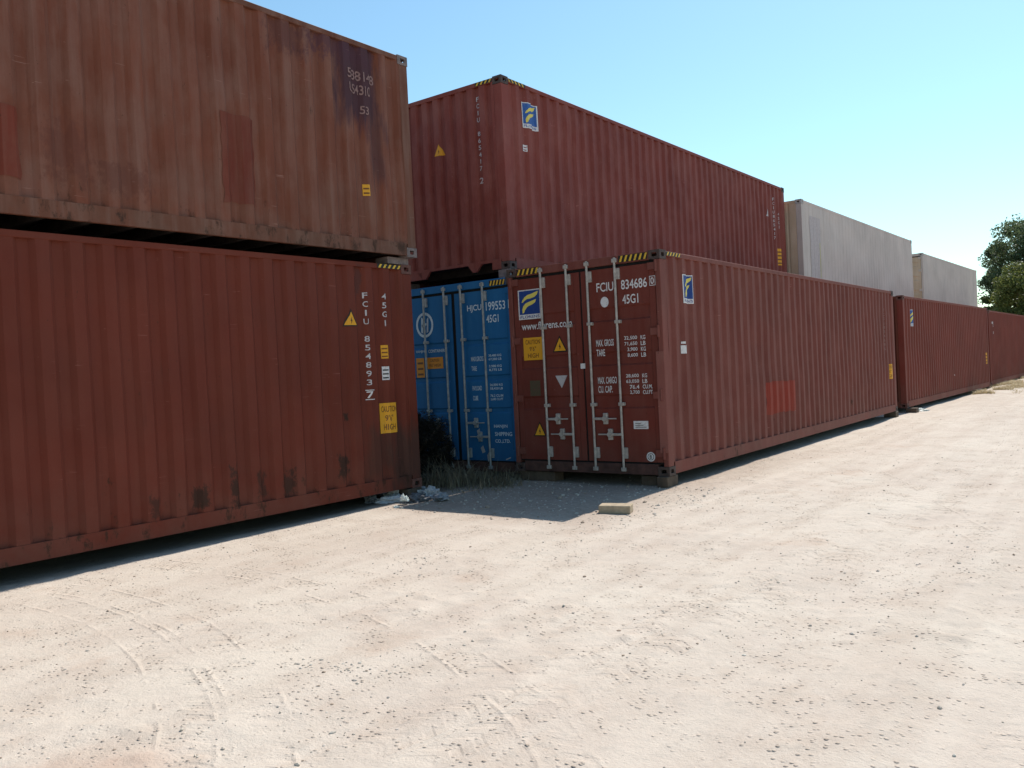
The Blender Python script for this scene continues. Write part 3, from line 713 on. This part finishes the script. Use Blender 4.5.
hm(lambda k: k.text('HANJIN', -2.03, -1.85, 1.855, 1.905, 'winkb'), 'lettering', HD[0]); hm(lambda k: k.text('CONTAINER', -1.77, -1.42, 1.855, 1.905, 'winkb'), 'lettering', HD[0])
hm(lambda k: k.small(-2.04, -1.87, 1.47, 1.78, 'org', 3, 'brown_ink'), 'caution_sticker', HD[0])
def h2(k):
    k.rect(-1.81, -1.47, 1.60, 1.78, 'org'); k.text('CAUTION', -1.74, -1.55, 1.71, 1.755, 'brown_ink', 1); k.text('9\'6" HIGH', -1.76, -1.52, 1.63, 1.68, 'brown_ink', 1)
hm(h2, 'caution_sticker', HD[0])
for t, a, b, c, d in (('HJCU', -0.93, -0.65, 2.42, 2.535), ('199553', -0.565, -0.20, 2.425, 2.555), ('1', -0.17, -0.10, 2.43, 2.56), ('45G1', -0.565, -0.335, 2.245, 2.36)):
    hm(lambda k: k.text(t, a, b, c, d, 'winkb'), 'lettering', HD[1])
for t, u, z in (('MAX.GROSS', 0.24, 1.715), ('TARE', 0.10, 1.57), ('PAYLOAD', 0.18, 1.27), ('CUBE', 0.10, 1.12)): hm(lambda k: k.text(t, -0.90, -0.90+u, z-0.035, z+0.035, 'winkb'), 'data_lettering', HD[1])
def h3(k):
    for a, z in (('30,480 KG', 1.75), ('67,200 LB', 1.695), ('3,980 KG', 1.59), ('8,775 LB', 1.535), ('26,500 KG', 1.31), ('58,420 LB', 1.255), ('76.2 CU.M', 1.15), ('2,690 CU.FT', 1.095)):
        k.text(a, -0.56, -0.32, z-0.02, z+0.02, 'winkb')
hm(h3, 'data_lettering', HD[1])
hm(lambda k: (k.text('HANJIN', -0.52, -0.27, 0.655, 0.715, 'winkb'), k.text('SHIPPING', -0.51, -0.19, 0.545, 0.605, 'winkb'), k.text('CO.,LTD.', -0.51, -0.23, 0.435, 0.495, 'winkb')), 'company_lettering', HD[1])
for P_ in ([(-0.86, .62), (-0.80, .66), (-0.79, .52), (-0.82, .50)], [(-0.80, .36), (-0.75, .40), (-0.71, .30), (-0.77, .28)], [(-0.68, .25), (-0.625, .33), (-0.62, .18), (-0.67, .15)], [(-.33, .20), (-.23, .235), (-.24, .215), (-.32, .185)]):
    hm(lambda k: k.poly(P_, 'scar'), 'paint_scrape', HD[1])
k = Marks(); k.hazard(-0.47, -0.175, 2.785, 2.865, 5); k.place('hazard_stripes', tH, PH['head'])

# ---- far boxes of the front row
tE, SE, PE = container(dict(loc=(-0.111, 13.69, 0.113), a=-0.0205, mat='redE', end='endE', seed=7, cast='casting',
    label='dull maroon shipping container, second along the front row, small square emblem at its top corner', group='corrugated steel shipping containers'))
k = Marks(); k.logo(0.82, 1.13, 2.11, 2.55, True, 'lblue2'); k.place('logo_sticker', tE, PE['side'], SE['pts'])
k = Marks(); k.small(11.55, 11.8, 0.85, 1.25, 'yel', 3, 'brown_ink'); k.place('caution_sticker', tE, PE['side'], SE['pts'])
k = Marks(); k.tri(6.1, 0.62, 0.75, 0.14, 'wink_dim', 'wink_dim'); k.place('small_sticker', tE, PE['side'], SE['pts'])
tF, SF, PF = container(dict(loc=(-0.021, 27.35, 0.087), a=-0.01, mat='redF', seed=9, cast='casting',
    label='plain brick-red shipping container at the far right end of the front row', group='corrugated steel shipping containers'))
k = Marks(); k.rect(0.9, 1.15, 2.38, 2.46, 'wink_dim'); k.rect(0.98, 1.06, 2.25, 2.38, 'wink_dim'); k.rect(0.95, 1.1, 1.98, 2.08, 'wink_dim'); k.place('small_sticker', tF, PF['side'], SF['pts'])
# ---- white boxes on the second row
tW, SW, PW = container(dict(loc=(-2.27, 12.75, 3.10), a=-0.011, h=2.591, mat='white', rail='white', end='cream', smooth=True, seed=12, cast='casting_white', name='refrigerated_container',
    label='off-white smooth-sided shipping container with a grey panel, next after the upper maroon one', group='white shipping containers on the upper row'))
k = Marks(); k.ragged(0.62, 1.50, 0.22, 2.22, 'lilac', 0.02); k.rect(1.36, 1.42, 0.60, 1.55, 'dyel', 2); k.place('side_panel', tW, PW['side'], SW['pts'])
tX, SX, PX = container(dict(loc=(-2.622, 29.28, 3.049), a=-0.018, h=2.591, mat='white2', rail='white2', door='cream', end='cream', near='door', smooth=True, seed=13, cast='casting_white', rod='cream', name='refrigerated_container',
    label='smaller-looking cream container with door end showing, farthest of the upper row', group='white shipping containers on the upper row'))
# ---- boxes of the rear row that carry the white ones
tS, SS, PS = container(dict(loc=(-2.56, 13.05, 0.09), a=-0.011, mat='redE', seed=15,
    label='dull red container behind the front row, carrying the off-white container', group='corrugated steel shipping containers'))
tT, ST, PT = container(dict(loc=(-2.75, 29.3, 0.09), a=-0.018, mat='redF', seed=16,
    label='brick-red container behind the front row, carrying the farthest cream container', group='corrugated steel shipping containers'))

tU, SU, PU = container(dict(loc=(-5.27, 0.62, 0.075), a=0, mat='redA', seed=17, near='door', door='redA',
    label='deep red container in the third row, behind the left foreground stack', group='corrugated steel shipping containers'))
tV, SV, PV = container(dict(loc=(-5.20, 0.60, 3.02), a=0, mat='redE', seed=18,
    label='dull red container on top of the third row, behind the upper left one', group='corrugated steel shipping containers'))
# ---- packing blocks under corners
timber = simple('grey_weathered_timber', (0.10, 0.07, 0.05), 0.85, var=0.35, sc_=9, bump=0.5)
conc = simple('worn_concrete', (0.34, 0.31, 0.27), 0.9, var=0.25, sc_=9, bump=0.5)
def block(x, y, top, sx, sy_, rz, mat, label, name='packing_block', cat='block', grp='blocks packed under container corners'):
    bm = bmesh.new(); bot = -0.035
    bx(bm, -sx/2, sx/2, -sy_/2, sy_/2, bot, top, 0.008)
    for v in bm.verts: v.co += Vector((noise.noise(v.co*9+Vector((x, y, 0))), noise.noise(v.co*8+Vector((y, x, 3))), 0))*0.006
    o = obj(name, bm, mat); o.location = (x, y, 0); o.rotation_euler = (0, 0, rz)
    return tag(o, label, cat, grp)
block(-0.085, 0.10, 0.138, 0.15, 0.30, 0.0, timber, 'weathered timber block under the near right corner of the door-end container')
block(-0.36, 0.16, 0.125, 0.22, 0.12, 0.1, timber, 'grey timber block just left of the corner block, under the door sill')
block(-2.12, 0.17, 0.138, 0.62, 0.24, 0.0, timber, 'timber block under the left corner of the brown-red doors')
block(-0.12, 12.05, 0.138, 0.28, 0.25, 0.0, timber, 'timber block under the far corner of the door-end container')
block(-0.02, 13.82, 0.111, 0.26, 0.26, 0.0, timber, 'timber block under the near corner of the second front-row container')
block(0.02, 25.7, 0.111, 0.26, 0.26, 0.0, timber, 'timber block under the far corner of the second front-row container')
block(-0.12, 27.5, 0.085, 0.26, 0.26, 0.0, timber, 'timber block under the near corner of the last front-row container')
block(0.0, 39.4, 0.085, 0.26, 0.26, 0.0, timber, 'timber block under the far corner of the last front-row container')
block(-2.86, -1.80, 0.127, 0.26, 0.26, 0.0, timber, 'timber block under the right corner of the left foreground container')
block(-2.98, -7.6, 0.127, 0.20, 0.4, 0.0, timber, 'timber block midway under the left foreground container')
block(-3.05, -13.7, 0.127, 0.26, 0.26, 0.0, timber, 'timber block under the camera-side corner of the left foreground container')
for x, y, tp, w_ in ((-5.05, -1.75, 0.127, 'left rear'), (-5.2, -13.7, 0.127, 'camera-side rear')): block(x, y, tp, 0.26, 0.26, 0, timber, 'timber block under the %s corner of the left foreground container' % w_)
for x, y, tp, w_ in ((-2.66, 0.32, 0.074, 'near right'), (-4.80, 0.32, 0.074, 'near left')): block(x, y, tp, 0.24, 0.26, 0, timber, 'thin timber block under the %s corner of the blue container' % w_)
# steel spacer plates between the two left boxes
def spacer(x, y, z0, z1, label):
    bm = bmesh.new(); bx(bm, -0.11, 0.11, -0.19, 0.19, z0, z1, 0.004); o = obj('twist_lock_spacer', bm, MAT['casting_grey']); o.location = (x, y, 0)
    tag(o, label, 'spacer', 'spacers between stacked containers')
spacer(-2.88, -1.86, 3.027, 3.115, 'grey steel spacer between the two left containers at their right corner')
spacer(-3.03, -13.6, 3.027, 3.115, 'grey steel spacer between the two left containers at the camera end')
spacer(-5.12, -1.86, 3.027, 3.115, 'grey steel spacer between the two left containers at their rear right corner')
spacer(-2.80, 0.62, 2.973, 3.113, 'dark spacer between the blue container and the maroon one above it')
spacer(-4.98, 0.62, 2.973, 3.113, 'dark spacer at the left corner between the blue and maroon containers')

# ---- tan block lying on the ground in the sun
bm = bmesh.new(); bx(bm, -0.172, 0.172, -0.095, 0.095, 0.0, 0.088, 0.006)
bmesh.ops.subdivide_edges(bm, edges=bm.edges[:], cuts=3, use_grid_fill=True)
for v in bm.verts: v.co += noise.noise_vector(v.co*14)*0.0035
o = obj('concrete_block', bm, simple('tan_concrete', (0.37, 0.29, 0.20), 0.9, var=0.22, sc_=14, bump=0.5)); o.location = (0.27, -1.85, ground_h(0.3, -1.84)-0.004); o.rotation_euler = (0, 0.01, 0.33)
tag(o, 'loose tan concrete block lying on the dirt at the shadow edge', 'block')

# ================================================================== litter
def lump(name, x, y, r, sq, mat, label, cat, grp, rz=0, seed=0, rough=0.45):
    bm = bmesh.new(); bmesh.ops.create_icosphere(bm, subdivisions=4, radius=1)
    for v in bm.verts:
        n = v.co.normalized(); q = n*2.1+Vector((seed*3.7, seed, 0))
        f = 1+rough*noise.noise(q)+rough*0.55*abs(noise.noise(q*2.3))-rough*0.3*abs(noise.noise(q*5))
        v.co = Vector((n.x*r*f*sq[0], n.y*r*f*sq[1], max(n.z*r*f*sq[2], -0.25*r)))
    o = obj(name, bm, mat); o.location = (x, y, ground_h(x, y)+r*0.16); o.rotation_euler = (0, 0, rz)
    return tag(o, label, cat, grp)
pl_w = simple('crumpled_white_plastic', (0.43, 0.41, 0.41), 0.4, var=0.3, bump=0.6)
pl_b = simple('crumpled_bluish_plastic', (0.27, 0.265, 0.27), 0.4, var=0.25, bump=0.6)
pl_d = simple('dark_rubbish', (0.10, 0.10, 0.11), 0.6, var=0.4, bump=0.6)
pl_g = simple('grey_rubble', (0.24, 0.23, 0.24), 0.85, var=0.3, bump=0.6)
for i, (px, py, r, sq, m_, lb) in enumerate((
    (-2.84, -1.93, 0.14, (1.1, .8, .95), pl_w, 'whitish crumpled plastic bag, peaked, second from left in the litter row'),
    (-2.70, -2.14, 0.13, (1.7, .7, .5), pl_w, 'long flattened white plastic bag lying at the shadow edge'),
    (-2.96, -2.22, 0.11, (1.1, .8, .7), pl_g, 'grey lump of rubbish tucked nearest the red container'),
    (-2.72, -1.55, 0.15, (1.5, .9, .7), pl_b, 'bluish crumpled plastic behind the white bags'),
    (-2.49, -1.62, 0.14, (1.2, .9, .85), pl_w, 'pale crumpled bag at the right of the litter heap'),
    (-2.42, -1.95, 0.14, (1.3, .9, .6), pl_d, 'black plastic scrap in front of the pale bag'),
    (-2.22, -1.72, 0.13, (1.6, .9, .45), pl_b, 'flat bluish scrap at the right end of the litter'))):
    px -= 0.10; py -= 0.06; r *= 0.80
    lump('plastic_bag' if m_ in (pl_w, pl_b) else 'rubbish_lump', px, py, r, sq, m_, lb, 'litter', 'litter heap by the left container corner', i*0.9, i+1, 0.75)
cupm = simple('white_scrap', (0.8, 0.8, 0.74), 0.5, var=0.1)
o = lump('paper_scrap', -2.47, -2.28, 0.05, (1.0, .6, 1.1), cupm, 'small bright white scrap glinting in front of the litter', 'litter', 'litter heap by the left container corner', 0.4, 20, 0.8)
o.location.z += 0.05
lump('paper_scrap', -2.40, -2.50, 0.03, (1.2, .7, .6), cupm, 'tiny white scrap on sunlit dirt below the litter', 'litter', 'litter heap by the left container corner', 0.4, 21, 0.8)
lump('paper_scrap', 0.06, 14.35, 0.11, (1.6, .9, .4), cupm, 'white scrap lying on the ground at the gap between front-row containers', 'litter', None, 0.4, 22, 0.8)

# gravel : uncountable stones
def stones(name, pts, mats, label):
    V = []; F = []; MI = []
    ico = bmesh.new(); bmesh.ops.create_icosphere(ico, subdivisions=1, radius=1)
    iv = [v.co.copy() for v in ico.verts]; jf = [[v.index for v in f.verts] for f in ico.faces]; ico.free()
    for (x, y, r) in pts:
        b = len(V); a = random.random()*6.28; ca, sa = math.cos(a), math.sin(a)
        sx, sy2, sz2 = random.uniform(.7, 1.3), random.uniform(.6, 1.1), random.uniform(.35, .75)
        z = ground_h(x, y)+r*sz2*0.25
        for v in iv:
            f = random.uniform(.78, 1.15); px, py, pz = v.x*r*sx*f, v.y*r*sy2*f, v.z*r*sz2*f
            V.append((x+px*ca-py*sa, y+px*sa+py*ca, z+pz))
        mi = random.choices(range(len(mats)), [5, 3, 2, 1][:len(mats)])[0]
        F += [[b+i for i in f] for f in jf]; MI += [mi]*len(jf)
    me = bpy.data.meshes.new(name); me.from_pydata(V, [], F); me.polygons.foreach_set('material_index', MI)
    for m_ in mats: me.materials.append(m_)
    o = bpy.data.objects.new(name, me); COL.objects.link(o); return tag(o, label, None, None, 'stuff')
sm = [simple('tan_stone', (0.50, 0.43, 0.36), 0.9), simple('grey_stone', (0.43, 0.38, 0.335), 0.9), simple('brown_stone', (0.34, 0.26, 0.20), 0.9), simple('pale_stone', (0.5, 0.46, 0.4), 0.9)]
pts = []
while len(pts) < 8500:
    x = random.uniform(-2.7, 9); y = random.uniform(-9, 14)
    d = noise.noise(Vector((x*0.7, y*0.35, 5)))+0.5*noise.noise(Vector((x*2.5, y*1.2, 9)))
    dist = math.hypot(x-4.97, y+9.87)
    if random.random() > 0.12+max(0, d)*1.9: continue
    if random.random() > min(1, 7/dist)**1.3: continue
    r = min(0.017, 0.0026+random.expovariate(1/0.0024))
    pts.append((x, y, r))
for _ in range(700):       # stones in front of the doors
    pts.append((random.uniform(-2.6, 0.8), random.uniform(-2.7, 0.1), min(0.03, 0.006+random.expovariate(1/0.005))))
for _ in range(60):         # a broken clod patch in the near wheel track
    a = random.gauss(0, 1); pts.append((1.30+a*0.22, -6.75+a*0.05+random.gauss(0, .05), random.uniform(.004, .012)))
stones('gravel', pts, sm, 'loose stones and grit scattered over the dirt yard')

# ================================================================== vegetation
def leafmat(name, c, c2, sc_=3):
    m = NT(name); n = m.noise(sc_, 3)
    gi = m.t.nodes.new('ShaderNodeNewGeometry')
    f = m.math('ADD', m.math('MULTIPLY', gi.outputs['Random Per Island'], 0.6), m.math('MULTIPLY', n, 0.4))
    m.col(m.mix(m.ramp(f, 0.15, 0.85), c, c2)); m.b.inputs['Roughness'].default_value = 0.6
    tr = m.t.nodes.new('ShaderNodeBsdfTranslucent'); tr.inputs[0].default_value = (*[x*1.1 for x in c2], 1)
    ms = m.t.nodes.new('ShaderNodeMixShader'); ms.inputs[0].default_value = 0.3
    m.L(m.b.outputs[0], ms.inputs[1]); m.L(tr.outputs[0], ms.inputs[2]); m.L(ms.outputs[0], m.t.nodes['Material Output'].inputs[0])
    return m.m
straw = leafmat('dry_straw', (0.25, 0.19, 0.10), (0.46, 0.36, 0.20))
gdry = leafmat('dull_dry_grass', (0.10, 0.085, 0.05), (0.34, 0.28, 0.19))
def blades(name, spots, mat, label, kind='stuff'):
    V = []; F = []
    for (x, y, hh, lean) in spots:
        z = ground_h(x, y)-0.01; a = random.random()*6.28; w_ = random.uniform(0.003, 0.007)*(1+hh)
        dx, dy = math.cos(a), math.sin(a); ca, sa = -dy, dx; b = len(V); N = 4
        for i in range(N+1):
            t = i/N; px = x+dx*lean*hh*t*t; py = y+dy*lean*hh*t*t; pz = z+hh*(t-0.35*lean*t*t); ww = w_*(1-t*0.9)
            V += [(px-ca*ww, py-sa*ww, pz), (px+ca*ww, py+sa*ww, pz)]
        F += [(b+2*i, b+2*i+1, b+2*i+3, b+2*i+2) for i in range(N)]
    me = bpy.data.meshes.new(name); me.from_pydata(V, [], F); me.materials.append(mat)
    o = bpy.data.objects.new(name, me); COL.objects.link(o)
    return tag(o, label, None, None, kind)
sp_ = []
for (cx, cyy, n, r, hh) in ((-3.15, -0.75, 260, 0.36, 0.46), (-2.85, -0.45, 140, 0.28, 0.34), (-3.5, -0.3, 160, 0.38, 0.28), (-2.45, -0.5, 350, 0.25, 0.16), (-2.9, -0.15, 400, 0.35, 0.2), (-2.5, 0.1, 200, 0.2, 0.18)):
    for _ in range(n): sp_.append((random.gauss(cx, r*0.6), random.gauss(cyy, r*0.6), hh*random.uniform(.4, 1.15), random.uniform(.1, 1.3)))
for _ in range(700): sp_.append((random.uniform(-3.6, -2.0), random.gauss(-0.6, 0.35), random.uniform(.04, .12), random.uniform(.5, 1.6)))
blades('dry_grass', sp_, gdry, 'tangled dry grass growing in the shade at the foot of the blue container')
sp_ = []
for _ in range(16000):
    y = random.uniform(21.5, 38); x = 0.55+random.gauss(0, 0.28)+0.12*math.sin(y*1.7)
    if noise.noise(Vector((x*1.5, y*0.5, 2))) < -0.12: continue
    sp_.append((x, y, random.uniform(.05, .22), random.uniform(.6, 1.8)))
blades('straw', sp_, straw, 'dead straw and dry weeds along the base of the far containers')

bark = simple('grey_brown_bark', (0.16, 0.12, 0.09), 0.9, var=0.3, sc_=6, bump=0.6)
def limb(bm, p, q, r0, r1, seg=4, wob=0.1):
    p = Vector(p); q = Vector(q); last = p; lr = r0; L_ = (q-p).length
    for i in range(1, seg+1):
        t = i/seg; c = p.lerp(q, t)+noise.noise_vector(Vector((p.x+t*3, p.y, q.z)))*wob*L_*(0 if i == seg else 1); r = r0+(r1-r0)*t
        cyl(bm, last, c, lr, 8, r); last = c; lr = r
def tree(name, loc, H, th, R, clumps, n, leaf, mats, label, squash=0.8, trunk=0.25, minz=0.25, seed=0, cat='tree', grp=None, droop=0.0):
    rnd_ = random.Random(seed)
    t = empty(name, loc, 0, label, cat, grp)
    bm = bmesh.new(); limb(bm, (0, 0, -0.2), (0.1*R, 0, th), trunk, trunk*0.7)
    cl = []
    for i in range(clumps):
        a = rnd_.random()*6.283; u = rnd_.random(); zz = minz*H+(1-minz)*H*rnd_.random()**0.85*0.95
        rel = (zz/H-minz)/(1-minz); rad = R*math.sqrt(max(0.03, 1-(abs(rel-0.40)/0.62)**2.2))*math.sqrt(u)
        c = Vector((rad*math.cos(a), rad*math.sin(a), zz)); cl.append((c, R*rnd_.uniform(0.10, 0.30)))
        if i % 2 == 0: limb(bm, (0.1*R*0.7, 0, th*rnd_.uniform(.6, 1)), c, trunk*0.32, 0.02, 4, 0.12)
    obj('trunk', bm, bark, t)
    V = []; F = []
    per = n//clumps
    for (c, r) in cl:
        for _ in range(per):
            d = Vector((rnd_.gauss(0, 1), rnd_.gauss(0, 1), rnd_.gauss(0, 1))).normalized()*r*rnd_.random()**0.4
            p = c+Vector((d.x, d.y, d.z*squash)); s = leaf*rnd_.uniform(.6, 1.3)
            nrm = (Vector((rnd_.gauss(0, 1), rnd_.gauss(0, 1), rnd_.gauss(0, 1)))+d.normalized()*0.8).normalized()
            a = nrm.orthogonal().normalized(); b_ = nrm.cross(a); ang = rnd_.random()*6.28
            a2 = a*math.cos(ang)+b_*math.sin(ang); b2 = nrm.cross(a2); k0 = len(V)
            V += [p-a2*s, p-b2*s*0.42, p+a2*s-nrm*s*droop, p+b2*s*0.42]; F.append((k0, k0+1, k0+2, k0+3))
    me = bpy.data.meshes.new('crown'); me.from_pydata([tuple(v) for v in V], [], F); me.materials.append(mats)
    o = bpy.data.objects.new('crown', me); COL.objects.link(o); o.parent = t
    return t
lf_g = leafmat('grey_green_leaves', (0.045, 0.07, 0.03), (0.12, 0.155, 0.07))
lf_y = leafmat('yellow_green_leaves', (0.04, 0.065, 0.018), (0.155, 0.17, 0.045))
lf_d = leafmat('dark_brown_twigs', (0.016, 0.014, 0.010), (0.035, 0.028, 0.02))
tree('gum_tree', (-0.6, 60, 0), 10.7, 4.5, 4.4, 130, 46000, 0.12, lf_g, 'tall loose-crowned grey-green tree rising beyond the far containers', 0.8, 0.28, 0.28, 3)
tree('dense_tree', (0.3, 51.5, 0), 6.6, 1.6, 3.7, 110, 60000, 0.11, lf_y, 'lower dense dark tree with sunlit yellow-green top, in front of the tall tree', 0.7, 0.2, 0.08, 5)
tree('young_tree', (-3.6, 57, 0), 5.6, 1.2, 1.5, 30, 16000, 0.10, lf_y, 'small yellow-green tree just right of the farthest cream container', 0.8, 0.1, 0.1, 8)
tree('gum_tree', (7.5, 66, 0), 11.5, 4.5, 4.6, 70, 30000, 0.15, lf_g, 'broad grey-green tree off to the right behind the yard', 0.8, 0.28, 0.25, 11)
# dark shrub against the blue doors
tree('shrub', (-4.08, -0.42, 0), 1.02, 0.35, 0.60, 150, 90000, 0.014, lf_d, 'dark dead brown shrub in front of the blue doors, half behind the left container', 0.9, 0.03, 0.02, 13, 'shrub')
